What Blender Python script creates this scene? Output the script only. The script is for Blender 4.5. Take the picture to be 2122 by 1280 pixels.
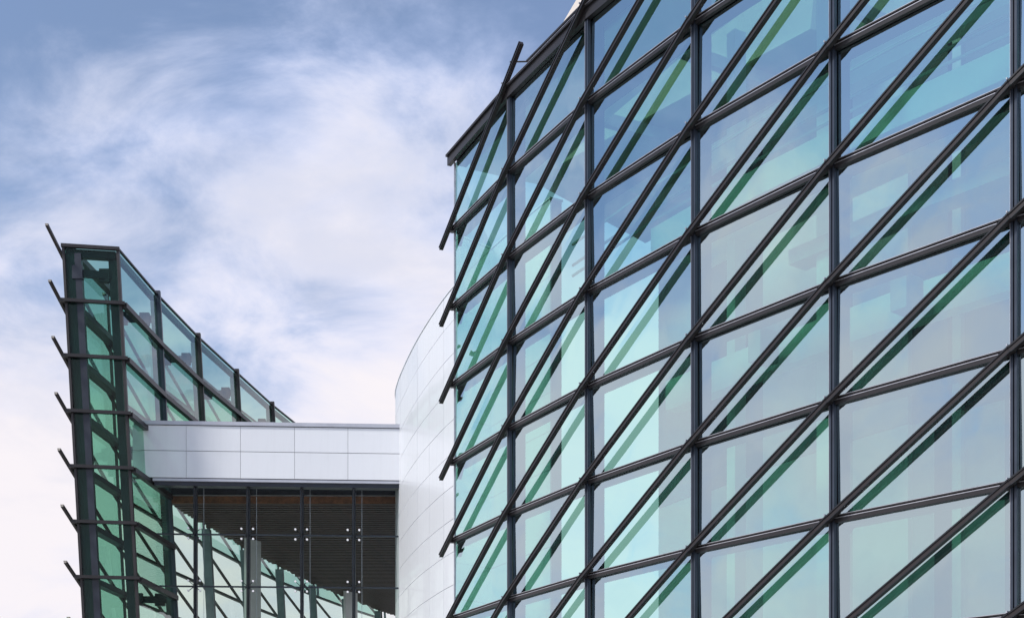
import bpy, math, random
from mathutils import Vector as V
R = math.radians
rnd = random.Random(7)
for o in list(bpy.data.objects): bpy.data.objects.remove(o)
sc = bpy.context.scene
col = sc.collection

# ------------------------------------------------------------------ camera (level, rising front)
H0 = 1.6                      # eye height; heights called h below are metres above the eye
cam_d = bpy.data.cameras.new('camera'); cam = bpy.data.objects.new('camera', cam_d); col.objects.link(cam)
cam.location = (0, 0, H0); cam.rotation_euler = (R(90), 0, 0)
cam_d.sensor_width = 36; cam_d.lens = 36*2760/2122
cam_d.shift_y = 1034/2122; cam_d.clip_end = 6000; cam_d.clip_start = .1
sc.camera = cam

# ------------------------------------------------------------------ light, sky, exposure
SEED = 33.3
SUN_EL, SUN_AZ = 50, -124      # azimuth from +Y towards +X
sun_d = bpy.data.lights.new('sun', 'SUN'); sun_d.energy = 3.6; sun_d.angle = R(10); sun_d.color = (1, .95, .88)
sun = bpy.data.objects.new('sun', sun_d); col.objects.link(sun)
sdir = V((math.sin(R(SUN_AZ))*math.cos(R(SUN_EL)), math.cos(R(SUN_AZ))*math.cos(R(SUN_EL)), math.sin(R(SUN_EL))))
sun.rotation_euler = (-sdir).to_track_quat('-Z', 'Y').to_euler(); sun.location = (0, 0, 60)
sc.view_settings.view_transform = 'Standard'; sc.view_settings.look = 'None'
sc.view_settings.exposure = 0; sc.view_settings.gamma = 1; sc.view_settings.use_curve_mapping = False
try:
    sc.cycles.transparent_max_bounces = 32; sc.cycles.max_bounces = 12
except Exception: pass

class NT:
    def __init__(s, t): s.t = t; s.n = t.nodes; s.n.clear()
    def add(s, typ, **kw):
        n = s.n.new(typ)
        for k, v in kw.items(): setattr(n, k, v)
        return n
    def link(s, a, b): s.t.links.new(a, b)
    def val(s, sock, v):
        if hasattr(v, 'is_linked') or isinstance(v, bpy.types.NodeSocket): s.link(v, sock)
        else: sock.default_value = v
    def math(s, op, a, b=0, c=None, clamp=False):
        n = s.add('ShaderNodeMath', operation=op, use_clamp=clamp); s.val(n.inputs[0], a); s.val(n.inputs[1], b)
        if c is not None: s.val(n.inputs[2], c)
        return n.outputs[0]
    def noise(s, vec, scale, detail=6, rough=.55, dist=0, lac=2):
        n = s.add('ShaderNodeTexNoise'); s.link(vec, n.inputs['Vector'])
        n.inputs['Scale'].default_value = scale; n.inputs['Detail'].default_value = detail
        n.inputs['Roughness'].default_value = rough; n.inputs['Distortion'].default_value = dist
        n.inputs['Lacunarity'].default_value = lac
        return n.outputs['Fac']
    def ramp(s, fac, pts):
        n = s.add('ShaderNodeValToRGB'); s.link(fac, n.inputs[0]); e = n.color_ramp.elements
        while len(e) < len(pts): e.new(.5)
        for el, (p, c) in zip(e, pts): el.position = p; el.color = (*c, 1) if len(c) == 3 else c
        return n.outputs[0]
    def smooth(s, v, a, b):
        n = s.add('ShaderNodeMapRange', interpolation_type='SMOOTHSTEP'); s.val(n.inputs[0], v)
        n.inputs[1].default_value = a; n.inputs[2].default_value = b; return n.outputs[0]
    def mixc(s, f, a, b):
        n = s.add('ShaderNodeMix', data_type='RGBA'); s.val(n.inputs[0], f); s.val(n.inputs[6], a); s.val(n.inputs[7], b)
        return n.outputs[2]

w = bpy.data.worlds.new('World'); sc.world = w; w.use_nodes = True
N = NT(w.node_tree)
tc = N.add('ShaderNodeTexCoord')
nrm = N.add('ShaderNodeVectorMath', operation='NORMALIZE'); N.link(tc.outputs['Generated'], nrm.inputs[0])
sep = N.add('ShaderNodeSeparateXYZ'); N.link(nrm.outputs[0], sep.inputs[0])
zc = N.math('MAXIMUM', sep.outputs[2], .0)
den = N.math('ADD', zc, .42)
comb = N.add('ShaderNodeCombineXYZ')
N.link(N.math('DIVIDE', sep.outputs[0], den), comb.inputs[0]); N.link(N.math('DIVIDE', sep.outputs[1], den), comb.inputs[1])
comb.inputs[2].default_value = SEED
mp = N.add('ShaderNodeMapping'); N.link(comb.outputs[0], mp.inputs[0]); mp.inputs['Rotation'].default_value = (0, 0, R(25)); mp.inputs['Scale'].default_value = (1.5, 2.0, 1)
P = mp.outputs[0]
big = N.noise(P, 1.5, 4, .48, .3)
puff = N.noise(P, 4.4, 9, .6, .35)
tone = N.noise(P, 2.6, 7, .55, .3)
dens = N.math('ADD', N.math('MULTIPLY', big, .60), N.math('MULTIPLY', puff, .40))
# the deck closes up towards the horizon and opens overhead
dens = N.math('ADD', dens, N.math('MULTIPLY', N.math('SUBTRACT', .405, N.math('MAXIMUM', zc, .26)), .95))
cover = N.math('ADD', N.math('MULTIPLY', N.smooth(dens, .40, .59), .84), .14)
sky = N.add('ShaderNodeTexSky', sky_type='NISHITA', sun_disc=False, sun_elevation=R(SUN_EL), sun_rotation=R(SUN_AZ))
sky.air_density = 1.0; sky.dust_density = .6; sky.ozone_density = 3.0
bg1 = N.add('ShaderNodeBackground'); N.link(sky.outputs[0], bg1.inputs[0]); bg1.inputs[1].default_value = .15
ccol = N.mixc(N.smooth(dens, .45, .70), (.60, .70, 1.0, 1), (.98, .93, .965, 1))   # thin veil, thick cloud white
ccol = N.mixc(N.math('MULTIPLY', N.smooth(tone, .46, .66), .62), ccol, (.62, .67, .84, 1))       # greyer undersides
low = N.smooth(zc, .46, .22)
ccol = N.mixc(N.math('MULTIPLY', low, .42), ccol, (.96, .905, .945, 1))
bg2 = N.add('ShaderNodeBackground'); N.link(ccol, bg2.inputs[0]); bg2.inputs[1].default_value = 1.0
mx = N.add('ShaderNodeMixShader'); N.link(cover, mx.inputs[0]); N.link(bg1.outputs[0], mx.inputs[1]); N.link(bg2.outputs[0], mx.inputs[2])
wo = N.add('ShaderNodeOutputWorld'); N.link(mx.outputs[0], wo.inputs[0])

# ------------------------------------------------------------------ materials
def mat(name): m = bpy.data.materials.new(name); m.use_nodes = True; return m, NT(m.node_tree)
def solid(name, c, rough=.5, metal=0, coat=0, var=.12, scale=3, bump=.0, bscale=40, spec=.5):
    m, N = mat(name); tc = N.add('ShaderNodeTexCoord')
    f = N.noise(tc.outputs['Object'], scale, 6, .6)
    a = tuple(x*(1-var) for x in c)+(1,); b = tuple(min(1, x*(1+var)) for x in c)+(1,)
    p = N.add('ShaderNodeBsdfPrincipled')
    N.link(N.mixc(N.smooth(f, .3, .7), a, b), p.inputs['Base Color'])
    N.link(N.math('ADD', N.math('MULTIPLY', f, .16), rough-.08), p.inputs['Roughness'])
    p.inputs['Metallic'].default_value = metal; p.inputs['Coat Weight'].default_value = coat; p.inputs['Coat Roughness'].default_value = .04
    p.inputs['Specular IOR Level'].default_value = spec
    if bump:
        bn = N.add('ShaderNodeBump'); bn.inputs['Strength'].default_value = bump; bn.inputs['Distance'].default_value = .02
        N.link(N.noise(tc.outputs['Object'], bscale, 3), bn.inputs['Height']); N.link(bn.outputs[0], p.inputs['Normal'])
    o = N.add('ShaderNodeOutputMaterial'); N.link(p.outputs[0], o.inputs[0]); return m
def glass(name, tint, base, rtint=(1, 1, 1), wav=.04, rough=0.0, power=4.0):
    m, N = mat(name); tc = N.add('ShaderNodeTexCoord')
    tr = N.add('ShaderNodeBsdfTransparent'); tr.inputs[0].default_value = (*tint, 1)
    gl = N.add('ShaderNodeBsdfGlossy'); gl.inputs['Color'].default_value = (*rtint, 1); gl.inputs['Roughness'].default_value = rough
    bn = N.add('ShaderNodeBump'); bn.inputs['Strength'].default_value = wav; bn.inputs['Distance'].default_value = .1
    N.link(N.noise(tc.outputs['Object'], .8, 1.5, .4), bn.inputs['Height']); N.link(bn.outputs[0], gl.inputs['Normal'])
    lw = N.add('ShaderNodeLayerWeight'); lw.inputs[0].default_value = .5
    f = N.math('POWER', lw.outputs['Facing'], power)
    f = N.math('ADD', N.math('MULTIPLY', f, 1-base), base, clamp=True)
    x = N.add('ShaderNodeMixShader'); N.link(f, x.inputs[0]); N.link(tr.outputs[0], x.inputs[1]); N.link(gl.outputs[0], x.inputs[2])
    o = N.add('ShaderNodeOutputMaterial'); N.link(x.outputs[0], o.inputs[0]); return m
def clear(name, c):
    m, N = mat(name); tr = N.add('ShaderNodeBsdfTransparent'); tr.inputs[0].default_value = (*c, 1)
    o = N.add('ShaderNodeOutputMaterial'); N.link(tr.outputs[0], o.inputs[0]); return m

M = {}
M['frame'] = solid('dark_bronze_metal', (.022, .020, .022), .42, .15, 0, .15, 2.5, .05)
M['fin'] = solid('dark_brown_metal', (.024, .019, .020), .45, .1, 0, .18, 2.5, .05)
M['mull'] = solid('slate_blue_metal', (.042, .054, .078), .36, .3, 0, .12, 2, .04)
M['edge'] = solid('pale_trim_highlight_metal', (.50, .50, .54), .38, .6, 0, .1, 6)  # pale trim; on mullions and transoms its strips are painted-in highlights
M['inner'] = solid('black_steel', (.012, .013, .018), .45, .1, 0, .2, 2)
M['navy'] = solid('navy_steel', (.018, .024, .038), .38, .2, 0, .2, 2)
M['teal'] = solid('grey_teal_steel', (.10, .135, .15), .5, 0, 0, .15, 2)
M['steel'] = solid('stainless', (.8, .8, .82), .25, .2, 0, .05, 8)
M['panel'] = solid('white_metal_panel', (.70, .74, .82), .30, 0, .5, .02, .6)
def panelmat():
    m, N = mat('white_metal_panel'); tc = N.add('ShaderNodeTexCoord'); oi = N.add('ShaderNodeObjectInfo')
    mp = N.add('ShaderNodeMapping'); N.link(tc.outputs['Object'], mp.inputs[0]); mp.inputs['Scale'].default_value = (5, 5, .5)
    st = N.smooth(N.noise(mp.outputs[0], 1.2, 7, .6), .42, .75)
    v = N.math('ADD', N.math('MULTIPLY', oi.outputs['Random'], .035), .975)
    v = N.math('SUBTRACT', v, N.math('MULTIPLY', st, .03))
    hs_ = N.add('ShaderNodeHueSaturation'); hs_.inputs['Color'].default_value = (.76, .785, .83, 1); N.link(v, hs_.inputs['Value'])
    p = N.add('ShaderNodeBsdfPrincipled'); N.link(hs_.outputs[0], p.inputs['Base Color'])
    N.link(N.math('ADD', N.math('MULTIPLY', st, .15), .36), p.inputs['Roughness']); p.inputs['Coat Weight'].default_value = .35; p.inputs['Coat Roughness'].default_value = .05; p.inputs['Specular IOR Level'].default_value = .3
    bn = N.add('ShaderNodeBump'); bn.inputs['Strength'].default_value = .02; bn.inputs['Distance'].default_value = .1
    N.link(N.noise(tc.outputs['Object'], .9, 1.5, .4), bn.inputs['Height']); N.link(bn.outputs[0], p.inputs['Coat Normal']); N.link(bn.outputs[0], p.inputs['Normal'])
    o = N.add('ShaderNodeOutputMaterial'); N.link(p.outputs[0], o.inputs[0]); return m
M['panel'] = panelmat()
M['cap'] = solid('grey_metal_coping', (.46, .48, .54), .38, .2, 0, .06, 2)
M['joint'] = solid('panel_joint', (.16, .17, .19), .6)
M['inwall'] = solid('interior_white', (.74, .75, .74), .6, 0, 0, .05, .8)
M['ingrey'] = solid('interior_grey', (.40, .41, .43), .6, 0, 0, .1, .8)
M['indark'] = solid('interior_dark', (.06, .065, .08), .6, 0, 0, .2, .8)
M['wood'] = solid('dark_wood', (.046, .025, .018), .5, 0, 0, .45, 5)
M['fascia_wood'] = solid('orange_wood', (.20, .085, .04), .45, 0, 0, .3, 5)  # orange timber of the ceiling fascia
M['beige'] = solid('beige_cladding', (.55, .50, .45), .6, 0, 0, .05, .8)
M['concrete'] = solid('paving', (.30, .29, .27), .8, 0, 0, .2, .4, .2)
M['glass'] = glass('coated_green_glass', (.45, .94, .74), .54, (.76, .93, 1.0), .08, power=4)
M['wing'] = glass('deep_green_glass', (.43, .68, .57), .015, (1, 1, 1), .04, power=4)
M['pale'] = glass('pale_green_glass', (.86, .97, .88), .05, (1, 1, 1), .02, power=5)
M['hall'] = glass('clear_hall_glass', (.90, .94, .93), .006, (1, 1, 1), .05, power=5)
M['clear'] = clear('glass_back', (.98, .99, .985))

# ------------------------------------------------------------------ building helpers
class MB:
    def __init__(s): s.v = []; s.f = []; s.mi = []; s.mats = []
    def m(s, name):
        if name not in s.mats: s.mats.append(name)
        return s.mats.index(name)
    def hexa(s, pts, mat, first=None):
        """8 points: 0-3 outer loop, 4-7 inner loop; `first` = material of the outer face"""
        b = len(s.v); s.v += [V(p) for p in pts]; k = s.m(mat); k0 = s.m(first) if first else k
        for i, f in enumerate([(0, 1, 2, 3), (7, 6, 5, 4), (0, 4, 5, 1), (1, 5, 6, 2), (2, 6, 7, 3), (3, 7, 4, 0)]):
            s.f.append(tuple(b+j for j in f)); s.mi.append(k0 if i == 0 else k)
        return s
    def bar(s, a, b, u, v, mat, u0=None, v0=None):
        """box from a to b; section spans u*(u0..) and v*(..): u=(dir,lo,hi)"""
        a = V(a); b = V(b); (du, ul, uh), (dv, vl, vh) = u, v
        return s.hexa([a+du*ul+dv*vl, b+du*ul+dv*vl, b+du*uh+dv*vl, a+du*uh+dv*vl,
                       a+du*ul+dv*vh, b+du*ul+dv*vh, b+du*uh+dv*vh, a+du*uh+dv*vh], mat)
    def tri(s, a, b, c, d, mat):
        p = len(s.v); d = V(d); s.v += [V(a), V(b), V(c), V(a)+d, V(b)+d, V(c)+d]; k = s.m(mat)
        for f in [(0, 1, 2), (5, 4, 3), (0, 3, 4, 1), (1, 4, 5, 2), (2, 5, 3, 0)]: s.f.append(tuple(p+j for j in f)); s.mi.append(k)
        return s
    def cyl(s, a, b, r, mat, n=10):
        a = V(a); b = V(b); d = (b-a).normalized(); x = d.orthogonal().normalized(); y = d.cross(x)
        p = len(s.v); k = s.m(mat)
        for c in (a, b):
            for i in range(n): t = 2*math.pi*i/n; s.v.append(c+x*(r*math.cos(t))+y*(r*math.sin(t)))
        for i in range(n): j = (i+1) % n; s.f.append((p+i, p+j, p+n+j, p+n+i)); s.mi.append(k)
        s.f.append(tuple(p+i for i in range(n))[::-1]); s.mi.append(k)
        s.f.append(tuple(p+n+i for i in range(n))); s.mi.append(k)
        return s
    def build(s, name, parent=None, kind=None, label=None):
        org = V(parent['_w']) if parent else V((0, 0, 0))
        c = V((0, 0, 0))
        for q in s.v: c += q
        c /= len(s.v)
        me = bpy.data.meshes.new(name); me.from_pydata([tuple(q-c) for q in s.v], [], s.f)
        for k in s.mats: me.materials.append(M[k])
        for p, i in zip(me.polygons, s.mi): p.material_index = i
        me.update()
        import bmesh
        bm = bmesh.new(); bm.from_mesh(me); bmesh.ops.recalc_face_normals(bm, faces=bm.faces); bm.to_mesh(me); bm.free()
        o = bpy.data.objects.new(name, me); col.objects.link(o); o.location = c-org
        if parent: o.parent = parent
        o['_w'] = tuple(c)
        if kind: o['kind'] = kind
        if label: o['label'] = label
        return o
def thing(name, label, cat, loc):
    o = bpy.data.objects.new(name, None); col.objects.link(o); o.location = loc; o['label'] = label; o['category'] = cat
    o['_w'] = tuple(loc); return o
Z = V((0, 0, 1))
def W(x, y, h): return V((x, y, h+H0))
def XY(x, y): return V((x, y, 0))

# ------------------------------------------------------------------ ground
MB().bar((0, -400, -.15), (0, 1500, -.15), (V((1, 0, 0)), -900, 900), (Z, -.5, .15), 'concrete').build('ground', kind='structure')

# ------------------------------------------------------------------ curved glass facade
s_fit = [160.7, 176.6, 195.9, 218.1, 243.6, 273.7]; px = [943, 1060, 1222, 1443, 1730, 2106]
FP = [XY((x-1061)*2/s, 5520/s) for x, s in zip(px, s_fit)]
ang = math.atan2(FP[5].x-FP[4].x, -(FP[5].y-FP[4].y))
for i in range(2):
    ang += R(3.9); FP.append(FP[-1]+XY(math.sin(ang), -math.cos(ang))*3.35)
NB = len(FP)-1
LV = [16.9-2*k for k in range(10)]       # transom levels above the eye
fac = thing('glass_building', 'curved green glass curtain wall building with dark diagonal metal fins filling the right side', 'building', W(FP[3].x, FP[3].y, -H0))
T = []; NN = []
for i in range(NB):
    t = (FP[i+1]-FP[i]).normalized(); T.append(t); NN.append(V((-t.y, t.x, 0)) if (V((-t.y, t.x, 0)).x < 0) else V((t.y, -t.x, 0)))
def nodeN(i):
    a = NN[max(0, i-1)]; b = NN[min(NB-1, i)]; return (a+b).normalized()
TOP, BOT = LV[0], LV[-1]
for i in range(NB+1):
    n = nodeN(i); t = V((n.y, -n.x, 0)); t = t if t.x > 0 else -t
    a = FP[i]+Z*(BOT-.5+H0); b = FP[i]+Z*(TOP+H0-.27)
    m = MB()
    if i == 0:
        m.bar(a, b, (t, -.012, .02), (n, -.02, .03), 'edge')
        m.build('edge_trim', fac)
        continue
    m.bar(a, b, (t, -.05, -.012), (n, .012, .085), 'mull')
    m.bar(a, b, (t, .012, .05), (n, .012, .085), 'mull')
    m.bar(a, b, (t, -.012, .012), (n, .012, .05), 'inner')
    m.bar(a, b, (t, -.056, -.05), (n, .070, .092), 'edge')  # pale strip paints a sunlit highlight along the left edge
    o = m.build('mullion', fac)
    MB().bar(a, b, (t, -.055, .055), (n, -.34, -.03), 'inner').build('inner_post', fac)
    # stainless studs joining the fin to the node
for i in range(NB):
    A, B, t, n = FP[i], FP[i+1], T[i], NN[i]
    L = (B-A).length
    ga = .055 if i else .0
    for k, h in enumerate(LV):
        a = A+t*ga+Z*(h+H0); b = B-t*.055+Z*(h+H0)
        m = MB()
        if k == 0:
            a2 = a-t*.24 if i == 0 else a-t*.05; b2 = b+t*.05
            m.bar(a2, b2, (Z, -.26, -.05), (n, .012, .12), 'frame')
            m.bar(a2, b2, (Z, -.045, -.010), (n, -.40, .17), 'frame')
            m.bar(a2, b2, (Z, -.007, .001), (n, .12, .18), 'edge')
            m.build('roof_coping', fac)
        else:
            if i == 0: a = a-t*.06
            m.bar(a, b, (Z, -.062, .018), (n, .012, .085), 'frame')
            m.bar(a, b, (Z, .018, .034), (n, .012, .060), 'inner')
            m.bar(a, b, (Z, .034, .052), (n, .012, .105), 'frame')
            m.bar(a, b, (Z, .0525, .062), (n, .078, .110), 'edge')  # this pale strip and the next put highlight lines into the colour
            m.bar(a, b, (Z, .006, .0185), (n, .0855, .092), 'edge')
            m.build('transom', fac)
        if i == 0: a = A+t*.03+Z*(h+H0)
        MB().bar(a, b, (Z, -.12 if k else -.34, .0 if k else -.05), (n, -.30, -.03), 'inner').build('inner_rail', fac)
        if k < len(LV)-1:
            # pane, very slightly out of plane from its neighbours
            q = .055 if i else .02
            hz, lz = h-(.06 if k else .27), LV[k+1]+.05
            j = [rnd.uniform(-.018, .018) for _ in range(4)]
            c = [A+t*q+Z*(lz+H0)+n*(.002+j[0]), B-t*.055+Z*(lz+H0)+n*(.002+j[1]), B-t*.055+Z*(hz+H0)+n*(.002+j[2]), A+t*q+Z*(hz+H0)+n*(.002+j[3])]
            MB().hexa(c+[p-n*.022 for p in c], 'clear', 'glass').build('glass_pane', fac)
            # diagonal fin
            p0 = A+Z*(LV[k+1]+H0); p1 = B+Z*(h+H0); d = (p1-p0).normalized(); up = d.cross(n).normalized(); up = up if up.z > 0 else -up
            e0 = -d*.62 if i == 0 else -d*.008; e1 = d*1.05 if k == 0 else d*.008
            p0 = p0+e0+n*.172; p1 = p1+e1+n*.172
            m = MB()
            m.bar(p0, p1, (up, -.047, .047), (n, -.045, .045), 'fin')
            m.bar(p0, p1, (up, .028, .053), (n, .0452, .060), 'inner')
            m.bar(p0, p1, (up, -.053, -.034), (n, .0452, .060), 'inner')
            m.build('diagonal_fin', fac)
        if k:
            # gusset behind the glass below and to the right of the node
            g = A+t*.06+Z*(h-.12+H0)-n*.05
            MB().tri(g, g+t*.26, g-Z*.30, -n*.10, 'inner').build('gusset_plate', fac)
            g = B-t*.06+Z*(h-.12+H0)-n*.05
            MB().tri(g, g-t*.14, g-Z*.16, -n*.10, 'inner').build('gusset_plate', fac)
    for k, h in enumerate(LV[:-1]):
        if i == 0: continue
        p = A+Z*(h+H0)
        MB().bar(p+n*.09, p+n*.15, (t, -.035, .035), (Z, -.045, .035), 'frame').bar(p+n*.15-t*.03, p+n*.262-t*.03, (t, -.010, .006), (Z, .040, .070), 'cap').build('node_bracket', fac)
for k, h in enumerate(LV[1:]):
    p = FP[0]+Z*(h+H0); n = NN[0]; t = T[0]
    MB().bar(p-t*.08, p+t*.05, (Z, -.06, .05), (n, .03, .145), 'frame').build('node_bracket', fac)
# parapet upstand set back above the coping, with stay rod
for i in range(1, NB):
    A, B, t, n = FP[i], FP[i+1], T[i], NN[i]
    a = A+t*(.75 if i == 1 else 0)-n*.1+Z*(TOP+.0+H0); b = B-n*.1+Z*(TOP+.0+H0)
    MB().bar(a, b, (Z, 0, .30), (n, -.05, 0), 'cap').build('parapet', fac)
    MB().bar(a-t*.12, b, (Z, .305, .34), (n, -.09, .06), 'frame').build('parapet_rail', fac)
p = FP[1]+NN[1]*.2+T[1]*.30+Z*(TOP+.40+H0)
MB().cyl(p, FP[1]+T[1]*.66-NN[1]*.1+Z*(TOP+.31+H0), .018, 'frame', 8).build('stay_rod', fac)
# plinth below the lowest transom
for i in range(NB):
    MB().bar(FP[i]+Z*0, FP[i+1]+Z*0, (Z, 0, BOT+H0-.13), (NN[i], -.1, .05), 'cap').build('plinth', fac)

# white curved wall: silhouette points measured along its top edge
DR = [XY(*p) for p in [(-3.9, 66), (-4.45, 60), (-4.66, 56), (-4.65, 53.1), (-4.39, 51.3), (-4.03, 49.6), (-3.63, 47.9), (-3.16, 46.1), (-2.63, 44.3), (-2.05, 42.5), (-1.38, 40.8), (-.6, 39.1)]]
# interior side continues parallel to the glass
IN = [DR[-1]]; a_ = R(26)
for i in range(9):
    IN.append(IN[-1]+XY(math.sin(a_), -math.cos(a_))*2.6); a_ += R(3.0)
# roof slab, floors and walls of the glass building
def slab(name, outer, inner, h0, h1, matn, parent, **kw):
    m = MB(); n_ = len(outer)
    for i in range(n_-1):
        a, b, c, d = outer[i], outer[i+1], inner[i+1], inner[i]
        m.hexa([a+Z*(h1+H0), b+Z*(h1+H0), c+Z*(h1+H0), d+Z*(h1+H0), a+Z*(h0+H0), b+Z*(h0+H0), c+Z*(h0+H0), d+Z*(h0+H0)], matn)
    return m.build(name, parent, **kw)
def off(i, d): return FP[i]-nodeN(i)*d
DEP = 6.0
slab('roof', [off(i, .42) for i in range(NB+1)], [off(i, 2.4) for i in range(NB+1)], TOP-.35, TOP-.02, 'inwall', fac)
slab('roof', [off(i, DEP) for i in range(NB+1)], [off(i, 14) for i in range(NB+1)], TOP-.35, TOP+.05, 'inwall', fac)
slab('added_skylight', [off(i, 2.4) for i in range(NB+1)], [off(i, DEP) for i in range(NB+1)], TOP, TOP+.03, 'pale', fac)  # unseen roof opening, added to let more light onto the interior walls
for i in range(1, NB):
    MB().bar(off(i, 2.4)+Z*(TOP+H0-.32), off(i, DEP)+Z*(TOP+H0-.32), (T[i], -.08, .08), (Z, 0, .3), 'ingrey').build('added_skylight_rafter', fac)  # bars carrying the added roof opening
slab('floor_slab', [off(i, 1.6) for i in range(2, NB+1)], [off(i, 3.2) for i in range(2, NB+1)], 12.05, 12.6, 'inwall', fac)
slab('floor_beam', [off(i, 2.0) for i in range(2, NB+1)], [off(i, 2.35) for i in range(2, NB+1)], 8.7, 9.35, 'inwall', fac)
slab('floor_beam', [off(i, 3.2) for i in range(2, NB+1)], [off(i, 3.5) for i in range(2, NB+1)], 14.3, 14.8, 'inwall', fac)
slab('duct', [off(i, 2.5) for i in range(3, NB+1)], [off(i, 3.0) for i in range(3, NB+1)], 10.9, 11.2, 'ingrey', fac)
# balustrade rails of the upper floors
for hh in (12.75, 13.0, 13.5):
    slab('floor_rail', [off(i, 1.62) for i in range(1, NB+1)], [off(i, 1.66) for i in range(1, NB+1)], hh, hh+.05, 'ingrey', fac)
# interior vertical wall strips, 6 m behind the glass
def on(u, d):                      # u in bays along the facade, d metres behind the glass
    i = min(NB-1, int(u)); f = u-i; return (off(i, d)*(1-f)+off(i+1, d)*f)
def strip(u0, u1, d, th, h0, h1, matn, name):
    a, b = on(u0, d), on(u1, d); n = nodeN(int(u0))
    return MB().bar(a+Z*(h0+H0), b+Z*(h0+H0), (n, -th, 0), (Z, 0, h1-h0), matn).build(name, fac)
def u_of(x, d):                     # where along the facade a line of sight at picture column x meets the wall
    a, b = 0., float(NB)
    for _ in range(40):
        c = (a+b)/2; p = on(min(c, NB-1e-6), d)
        if 1061+2760*p.x/p.y < x: a = c
        else: b = c
    return a
LOW = 8.3
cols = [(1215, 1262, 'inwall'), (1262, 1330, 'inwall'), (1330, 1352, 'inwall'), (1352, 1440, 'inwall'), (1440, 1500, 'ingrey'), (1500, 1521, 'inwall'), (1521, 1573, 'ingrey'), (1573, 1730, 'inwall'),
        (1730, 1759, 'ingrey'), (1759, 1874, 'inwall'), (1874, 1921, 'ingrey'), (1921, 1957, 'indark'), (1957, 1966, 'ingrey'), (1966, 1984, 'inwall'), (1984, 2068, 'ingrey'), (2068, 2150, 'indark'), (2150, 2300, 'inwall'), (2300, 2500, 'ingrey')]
for k, (x0, x1, mt) in enumerate(cols):
    u0, u1 = u_of(x0, DEP), u_of(x1, DEP)
    if u1 <= u0: continue
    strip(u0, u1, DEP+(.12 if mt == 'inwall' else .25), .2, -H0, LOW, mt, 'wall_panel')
    strip(u0, u1, DEP+(.12 if k % 2 else .25), .2, LOW+.02, TOP-.4, 'ingrey' if mt == 'inwall' else 'indark', 'wall_panel')  # upper wall a tone darker, the shadowy storeys put into its colour
for u_, wd in ((3.2, .1), (5.6, .1), (2.4, .08)):
    strip(u_, u_+wd, 2.6, .3, -H0, TOP-.4, 'inwall', 'column')
for u_ in (3.05, 4.08):
    p = on(u_, 1.2)+Z*(9.0+H0); n = nodeN(int(u_)); t = T[int(u_)]
    MB().bar(p, p+t*.32, (n, -.5, 0), (Z, -.35, .25), 'ingrey').build('light_fixture', fac)
# closed back and far end so light behaves
bk = [off(i, 14) for i in range(NB+1)]
for i in range(NB):
    MB().bar(bk[i]+Z*0, bk[i+1]+Z*0, (Z, 0, TOP+H0-.36), (NN[i], -.3, 0), 'panel').build('rear_wall', fac)
MB().bar(FP[NB]-T[-1]*0+Z*0, bk[NB]+Z*0, (T[-1], .06, .3), (Z, 0, TOP+H0-.36), 'panel').build('end_wall', fac)
# glazed return at the corner
a, b = FP[0]-NN[0]*.03, DR[-1]
c = [a+Z*(TOP+H0-.4), b+Z*(TOP+H0-.4), b+Z*0, a+Z*0]; e = V((.02, .004, 0))
MB().hexa(c+[p+e for p in c], 'clear', 'wing').build('glass_pane', fac, label='large glass pane closing the narrow return behind the corner')
# beige plant volume rising above the roof
q = [W(-.22, 36, 18.5), W(6.5, 28, 18.5), W(11, 31, 18.5), W(4, 40, 18.5)]
q2 = [W(2.07, 36, 22.4), W(8, 28.5, 22.4), W(11, 31, 22.4), W(4.5, 39.5, 22.4)]
q3 = [W(.5, 36, TOP+.06), W(6.5, 29, TOP+.06), W(11, 31, TOP+.06), W(4, 40, TOP+.06)]
MB().hexa(q2+q, 'beige').build('plant_room', fac)
MB().hexa([p-Z*.002 for p in q]+q3, 'beige').build('plant_room_base', fac)

# ------------------------------------------------------------------ white curved building
HT = 16.4
drum = thing('white_building', 'tall white metal panelled building with curved wall behind the glass facade corner', 'building', W(DR[5].x, DR[5].y, -H0))
segs = []
pts = DR+IN[1:3]
# smooth curve through the points, then the panel module along it
def cr(p0, p1, p2, p3, t): return .5*((2*p1)+(p2-p0)*t+(2*p0-5*p1+4*p2-p3)*t*t+(3*p1-p0-3*p2+p3)*t**3)
fine = []
for i in range(len(pts)-1):
    p0 = pts[max(0, i-1)]; p3 = pts[min(len(pts)-1, i+2)]
    fine += [cr(p0, pts[i], pts[i+1], p3, q/8) for q in range(8)]
fine.append(pts[-1]); dist = [0]
for i in range(1, len(fine)): dist.append(dist[-1]+(fine[i]-fine[i-1]).length)
def at(s):
    for i in range(1, len(fine)):
        if s <= dist[i] or i == len(fine)-1: return fine[i-1].lerp(fine[i], (s-dist[i-1])/(dist[i]-dist[i-1]))
def nat(s):
    d = at(min(dist[-1], s+.3))-at(max(0, s-.3)); n = V((-d.y, d.x, 0)).normalized(); return n if n.x < 0 else -n
mod = 1.95; nseg = int(dist[-1]/mod)
hs = [HT]
while hs[-1] > -H0: hs.append(max(-H0, hs[-1]-1.04))
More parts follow.
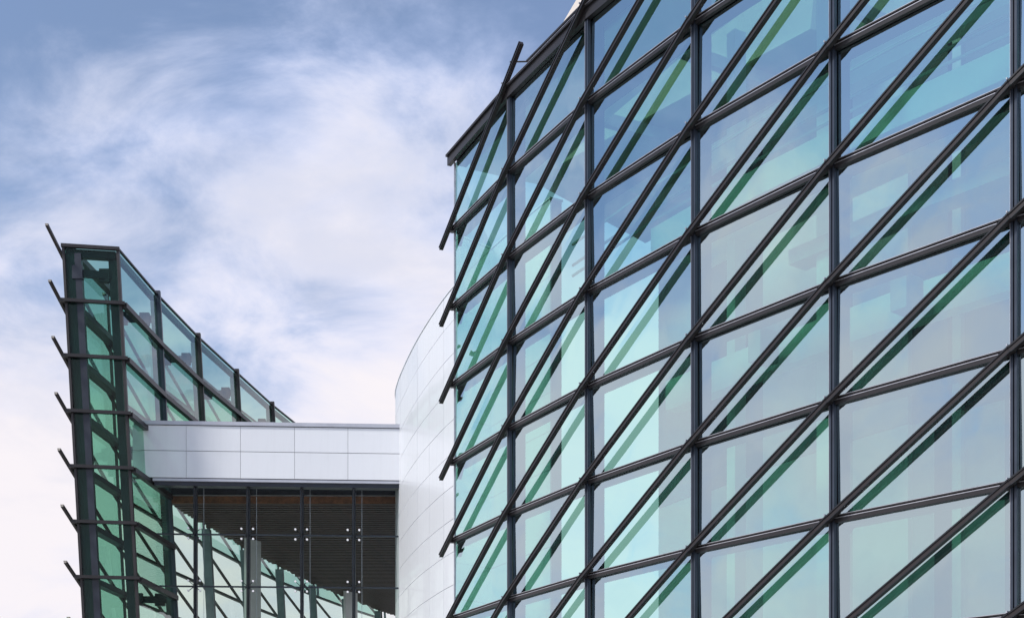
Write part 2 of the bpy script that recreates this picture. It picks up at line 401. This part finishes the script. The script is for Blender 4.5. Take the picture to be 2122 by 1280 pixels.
def curved(s0, s1, h0, h1, d0, d1, matn, name, sub=4):
    m = MB()
    ss = [s0+(s1-s0)*q/sub for q in range(sub+1)]
    b = 0; k = m.m(matn); out_, inn = [], []
    for q in ss:
        p, n = at(q), nat(q); out_.append(p+n*d1); inn.append(p+n*d0)
    for q in out_: m.v += [q+Z*(h0+H0), q+Z*(h1+H0)]
    for q in range(sub): m.f.append((2*q, 2*q+2, 2*q+3, 2*q+1)); m.mi.append(k)
    c = len(m.v)
    for o_, i_ in zip(out_, inn): m.v += [o_+Z*(h0+H0), o_+Z*(h1+H0), i_+Z*(h0+H0), i_+Z*(h1+H0)]
    for q in range(sub):
        a, e = c+4*q, c+4*q+4
        for f in ((a+1, e+1, e+3, a+3), (a, a+2, e+2, e), (a+2, a+3, e+3, e+2)): m.f.append(f); m.mi.append(k)
    a, e = c, c+4*sub
    for f in ((a, a+1, a+3, a+2), (e, e+2, e+3, e+1)): m.f.append(f); m.mi.append(k)
    o = m.build(name, drum)
    for p in o.data.polygons[:sub]: p.use_smooth = True
    return o
for i in range(nseg):
    s0, s1 = i*mod, (i+1)*mod
    curved(s0, s1, -H0, HT-.05, -.35, -.04, 'joint', 'wall')
    for k in range(len(hs)-1):
        jt = rnd.uniform(-.002, .002)
        curved(s0+.009, s1-.009, hs[k+1]+.009, hs[k]-.009, -.035+jt, jt, 'panel', 'panel')
    curved(s0, s1, HT+.002, HT+.05, -.4, .02, 'panel', 'coping')

# ------------------------------------------------------------------ link building between wing and white building
BA, BB = XY(-13.83, 50.3), XY(-4.25, 50.8)
bt = (BB-BA).normalized(); bn = V((bt.y, -bt.x, 0)); bn = bn if bn.y < 0 else -bn; BL = (BB-BA).length
link = thing('link_building', 'low link building with white panelled fascia over a glazed hall between wing and white wall', 'building', W(BA.x+4, BA.y, -H0))
FT, FB = 14.55, 12.50
def bp(s, h, o=0): return BA+bt*s+bn*o+Z*(h+H0)
seam = [-.5]+[(x-302)/528*BL for x in (385, 497, 609, 720)]+[BL-.03]
rows = [(13.52, 14.47), (12.50, 13.51)]
for i in range(len(seam)-1):
    for lo, hi in rows:
        MB().bar(bp(seam[i]+.006, lo+.006), bp(seam[i+1]-.006, lo+.006), (bn, -.035, 0), (Z, 0, hi-lo-.012), 'panel').build('fascia_panel', link)
MB().bar(bp(-.5, FB+.02), bp(BL, FB+.02), (bn, -.4, -.045), (Z, 0, FT-FB-.1), 'joint').build('fascia_backing', link)
MB().bar(bp(-.45, FT-.06), bp(BL+.1, FT-.06), (bn, -.5, .05), (Z, 0, .14), 'cap').build('coping', link)
MB().bar(bp(.25, FB-.12), bp(BL-.02, FB-.12), (bn, -.36, -.02), (Z, 0, .10), 'cap').build('fascia_sill', link)
MB().bar(bp(.3, FB-.27), bp(BL-.02, FB-.27), (bn, -.5, -.10), (Z, 0, .14), 'navy').build('head_rail', link)

# wing corner lines (top, h = 20.4); the wing leans outward by 0.055
WT = 20.4; LEAN = .055
WR = [(-14.37, 48.6), (-14.1, 52.9), (-13.6, 57.6), (-12.9, 62.3), (-12.14, 67.3), (-11.2, 72.1), (-10.0, 76.8), (-8.6, 81.5), (-7.0, 86)]
WL = [(-16.3, 48.3), (-16.0, 52.8), (-15.5, 57.6), (-14.8, 62.4), (-14.05, 67.5), (-13.1, 72.6), (-11.9, 77.5), (-10.5, 82.4), (-8.9, 87)]
def wp(node, h, o=V((0, 0, 0))): return W(node[0]+LEAN*(WT-h), node[1], h)+o

CH = 12.1     # slatted ceiling height
gx = [(x-302)/528*BL for x in (400, 510, 622, 731)]
gl_o = -.14
cuts = [.35]+gx+[BL-.06]
hrows = [FB-.27, (1674-1105)*50.6/2760, (1674-1213)*50.6/2760]
while hrows[-1] > -1: hrows.append(hrows[-1]-1.97)
hrows[-1] = -H0
for i in range(len(cuts)-1):
    for k in range(len(hrows)-1):
        a = bp(cuts[i]+.01, hrows[k+1]+.01, gl_o); b = bp(cuts[i+1]-.01, hrows[k+1]+.01, gl_o); hh = hrows[k]-hrows[k+1]-.02
        c = [a, b, b+Z*hh, a+Z*hh]
        MB().hexa(c+[p-bn*.02 for p in c], 'clear', 'hall').build('glass_pane', link)
for s in gx:
    MB().bar(bp(s, -H0, -.3), bp(s, FB-.28, -.3), (bt, -.06, .06), (bn, -.28, 0), 'navy').bar(bp(s, -H0, -.165), bp(s, FB-.28, -.165), (bt, -.012, .012), (bn, -.13, 0), 'inner').build('glass_fin', link)
    MB().cyl(bp(s+.30, -H0, -.5), bp(s+.30, FB-.28, -.5), .009, 'cap', 6).build('tie_rod', link)
    for k in range(1, len(hrows)-1):
        r = MB()
        h = hrows[k]
        for dx in (-.22, .22):
            r.cyl(bp(s, h, -.26), bp(s+dx, h+.19, -.185), .014, 'navy', 6); r.cyl(bp(s, h, -.26), bp(s+dx, h-.19, -.185), .014, 'navy', 6)
        sp = r.build('spider_bracket', link)
        for dx in (-.22, .22):
            for dz in (-.19, .19):
                MB().cyl(bp(s+dx, h+dz, -.19), bp(s+dx, h+dz, -.10), .040, 'steel', 12).build('bolt_cap', sp)
for k in range(1, len(hrows)-1):
    MB().bar(bp(.35, hrows[k], -.30), bp(BL-.07, hrows[k], -.30), (Z, -.03, .03), (bn, -.06, 0), 'navy').build('horizontal_rail', link)
MB().bar(bp(BL-.055, -H0, -.05), bp(BL-.055, FB-.14, -.05), (bt, 0, .06), (bn, -.2, 0), 'cap').build('jamb', link)
# roof and ceiling
hp = [wp(n, CH) for n in WR]
def hallpoly(h0, h1, matn, name, front=-.55, zf=None):
    m = MB(); nn = len(hp)
    for i in range(1, nn-1):
        a, b = hp[i], hp[i+1]
        ra, rb = V((-3.7, a.y, 0)), V((-3.7, b.y, 0))
        m.hexa([V((a.x, a.y, h1+H0)), V((b.x, b.y, h1+H0)), V((rb.x, rb.y, h1+H0)), V((ra.x, ra.y, h1+H0)),
                V((a.x, a.y, h0+H0)), V((b.x, b.y, h0+H0)), V((rb.x, rb.y, h0+H0)), V((ra.x, ra.y, h0+H0))], matn)
    y0 = 50.9; a = V((-13.75, y0, 0)); b = hp[1]; rb = V((-3.7, b.y, 0)); ra = V((-4.3, y0+.3, 0))
    m.hexa([V((a.x, a.y, h1+H0)), V((b.x, b.y, h1+H0)), V((rb.x, rb.y, h1+H0)), V((ra.x, ra.y, h1+H0)),
            V((a.x, a.y, h0+H0)), V((b.x, b.y, h0+H0)), V((rb.x, rb.y, h0+H0)), V((ra.x, ra.y, h0+H0))], matn)
    return m.build(name, link)
hallpoly(12.75, 14.3, 'indark', 'roof')
def xwall(y):            # hall side line at ceiling height
    for i in range(len(hp)-1):
        if hp[i].y <= y <= hp[i+1].y:
            f = (y-hp[i].y)/(hp[i+1].y-hp[i].y); return hp[i].x*(1-f)+hp[i+1].x*f
    return hp[-1].x
y = 53.0
MB().bar(V((xwall(y)+.1, y, CH+H0)), V((-4.5, y+.1, CH+H0)), (Z, .02, .30), (V((0, 1, 0)), -.1, 0), 'fascia_wood').build('ceiling_fascia', link)
MB().bar(V((xwall(y)+.1, y, CH+H0)), V((-4.5, y+.1, CH+H0)), (Z, .305, .335), (V((0, 1, 0)), -.16, 0), 'edge').build('ceiling_trim', link)
MB().bar(V((xwall(y)+.1, y, CH+H0+.336)), V((-4.5, y+.1, CH+H0+.336)), (Z, 0, .3), (V((0, 1, 0)), -.05, 0), 'mull').build('bulkhead', link)
while y < 85.5:
    x0 = xwall(y)+rnd.uniform(-.05, .15)
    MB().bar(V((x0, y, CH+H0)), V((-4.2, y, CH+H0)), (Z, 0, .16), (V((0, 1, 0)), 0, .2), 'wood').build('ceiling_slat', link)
    y += .4
hallpoly(12.35, 12.4, 'indark', 'ceiling_backing') if False else None
# ------------------------------------------------------------------ leaning glass wing
wing = thing('glass_wing', 'narrow leaning green glass wing with dark frame and projecting fin ends at the left', 'building', W(-15.3, 48.5, -H0))
HL = [WT-2*k for k in range(11)]; WB = -H0
Y1 = V((0, 1, 0))
def post(node, wdx, wdy, h0, h1, matn, name, ox=0, oy=0):
    a, b = wp(node, h0), wp(node, h1)
    return MB().bar(a, b, (V((1, 0, 0)), ox-wdx/2, ox+wdx/2), (Y1, oy-wdy/2, oy+wdy/2), matn).build(name, wing)
CH_ = CH
for j, (l, r) in enumerate(zip(WL, WR)):
    top = WT
    post(l, .09, .12, WB, top, 'frame', 'corner_post' if j == 0 else 'mullion', ox=.02 if j == 0 else -.05, oy=.03)
    if j == 0: post(l, .56, .20, WB, top-.25, 'navy', 'column', ox=.345, oy=.16)
    else: post(l, .13, .16, (WB if j < 2 else CH+.3), top-.25, 'navy' if j < 3 else 'teal', 'column', ox=.16, oy=.10)
    post(r, .10 if j == 0 else .22, .14, (WB if j < 2 else FT+.1), top+(.04 if j == 0 else .14), 'mull' if j == 1 else 'frame', 'corner_post' if j == 0 else 'mullion', ox=-.02 if j == 0 else .02, oy=.03)
    if j == 0: post(r, .28, .20, WB, top-.25, 'navy', 'column', ox=-.26, oy=.16)
    elif j == 1: post(r, .20, .20, WB, top-.25, 'teal', 'column', ox=-.20, oy=.16)
    else:
        post(r, .20, .16, FT+.1, top-.25, 'teal', 'column', ox=-.22, oy=.12)
        post(r, .36, .30, WB, CH-.02, 'teal', 'column', ox=-.1, oy=.12)
    for h in ([WT-.95, WT-6.3, WT-12.1] if j == 1 else [WT-.95]):
        a, b = wp(l, h), wp(r, h)
        MB().bar(a+V((.3, .12, 0)), b+V((-.3, .12, 0)), (Z, -.13, .13), (Y1, -.07, .07), 'navy').build('cross_beam', wing)
        for e_, sg in ((a+V((.28, .12, 0)), 1), (b+V((-.38, .12, 0)), -1)):
            MB().bar(e_, e_+V((sg*.38, 0, 0)), (Z, -.24, .24), (Y1, -.10, .10), 'navy').build('haunch', wing)
for j in range(len(WL)-1):
    for side, nodes in (('L', WL), ('R', WR)):
        p, q = nodes[j], nodes[j+1]
        sx = -1 if side == 'L' else 1
        t0 = (wp(q, 0)-wp(p, 0)).normalized(); n = V((t0.y, -t0.x, 0))*(1 if side == 'R' else -1)
        for k, h in enumerate(HL):
            if side == 'R' and j >= 1 and h < FT+.15: break
            a, b = wp(p, h), wp(q, h)
            ext = t0*.0
            m = MB()
            if k == 0:
                m.bar(a, b, (Z, -.04, .02), (n, -.04, .05), 'frame')
            else:
                m.bar(a+t0*.02, b, (Z, -.07 if side == 'L' else -.14, .045), (n, .01, .15 if side == 'L' else .20), 'frame')
            m.build('transom', wing)
            if side == 'L' and j < 1:
                MB().bar(a+t0*.25, b-t0*.1, (Z, -.13, .08), (n, -.30, -.05), 'navy').build('inner_rail', wing)
            elif side == 'R' and k == 0:
                MB().bar(a+t0*.15, b-t0*.1, (Z, -.30, -.1), (n, -.22, -.05), 'teal').build('inner_rail', wing)
            if k < len(HL)-1:
                lo = HL[k+1]
                if side == 'R' and j >= 1 and lo < FT: lo = FT+.12
                light = side == 'L' and j >= 1 and lo < CH
                c = [wp(p, lo)+t0*.05, wp(q, lo)-t0*.05, wp(q, h-.02)-t0*.05, wp(p, h-.02)+t0*.05]
                MB().hexa(c+[x_-n*.02 for x_ in c], 'clear', 'pale' if light else 'wing').build('glass_pane', wing)
                if side == 'L':
                    # fins rise towards the front and run past the corner
                    a, b = wp(p, h), wp(q, HL[k+1]); d = (a-b).normalized(); up = d.cross(n).normalized(); up = up if up.z > 0 else -up
                    a2 = a+(d*.95 if j == 0 else -d*.01)+n*.20; b2 = b+d*.01+n*.20
                    MB().bar(a2, b2, (up, -.05, .05), (n, -.05, .05), 'fin').bar(a2, b2, (up, .02, .055), (n, .05, .07), 'inner').build('diagonal_fin', wing)
# glazed front
l, r = WL[0], WR[0]
ft = (wp(r, 0)-wp(l, 0)).normalized(); fn = V((ft.y, -ft.x, 0))
for k, h in enumerate(HL):
    a, b = wp(l, h), wp(r, h)
    if k == 0: MB().bar(a-ft*.05, b+ft*.05, (Z, -.07, .05), (fn, -.05, .08), 'frame').build('transom', wing)
    else: MB().bar(a-ft*.2, b+ft*.14, (Z, -.07, .045), (fn, .01, .15), 'frame').build('transom', wing)
    if k == 0: MB().bar(a+ft*.1, b-ft*.1, (Z, -.36, -.08), (fn, -.3, -.06), 'navy').build('inner_rail', wing)
    if k < len(HL)-1:
        c = [wp(l, HL[k+1])+ft*.07, wp(r, HL[k+1])-ft*.07, wp(r, h-.02)-ft*.07, wp(l, h-.02)+ft*.07]
        MB().hexa(c+[x_-fn*.02 for x_ in c], 'clear', 'wing').build('glass_pane', wing)
        if k: MB().bar(a-ft*.26, a-ft*.02, (Z, -.03, .02), (fn, -.04, .04), 'frame').build('node_bracket', wing)
# pale service panels between some posts in the hall
for j in (2, 5):
    p, q = WR[j], WR[j+1]; a = V((0, 0, 0))
    for f0, f1 in ((.42, .60),):
        A0 = wp((p[0]*(1-f0)+q[0]*f0, p[1]*(1-f0)+q[1]*f0), 0); A1 = wp((p[0]*(1-f1)+q[0]*f1, p[1]*(1-f1)+q[1]*f1), 0)
        A0.z = 0; A1.z = 0
        MB().bar(A0+V((.2, 0, 0)), A1+V((.55, 0, 0)), (Z, 0, CH+H0), (V((1, 0, 0)), 0, .12), 'inwall').build('blind_panel', link)

for o in bpy.data.objects:
    if '_w' in o: del o['_w']
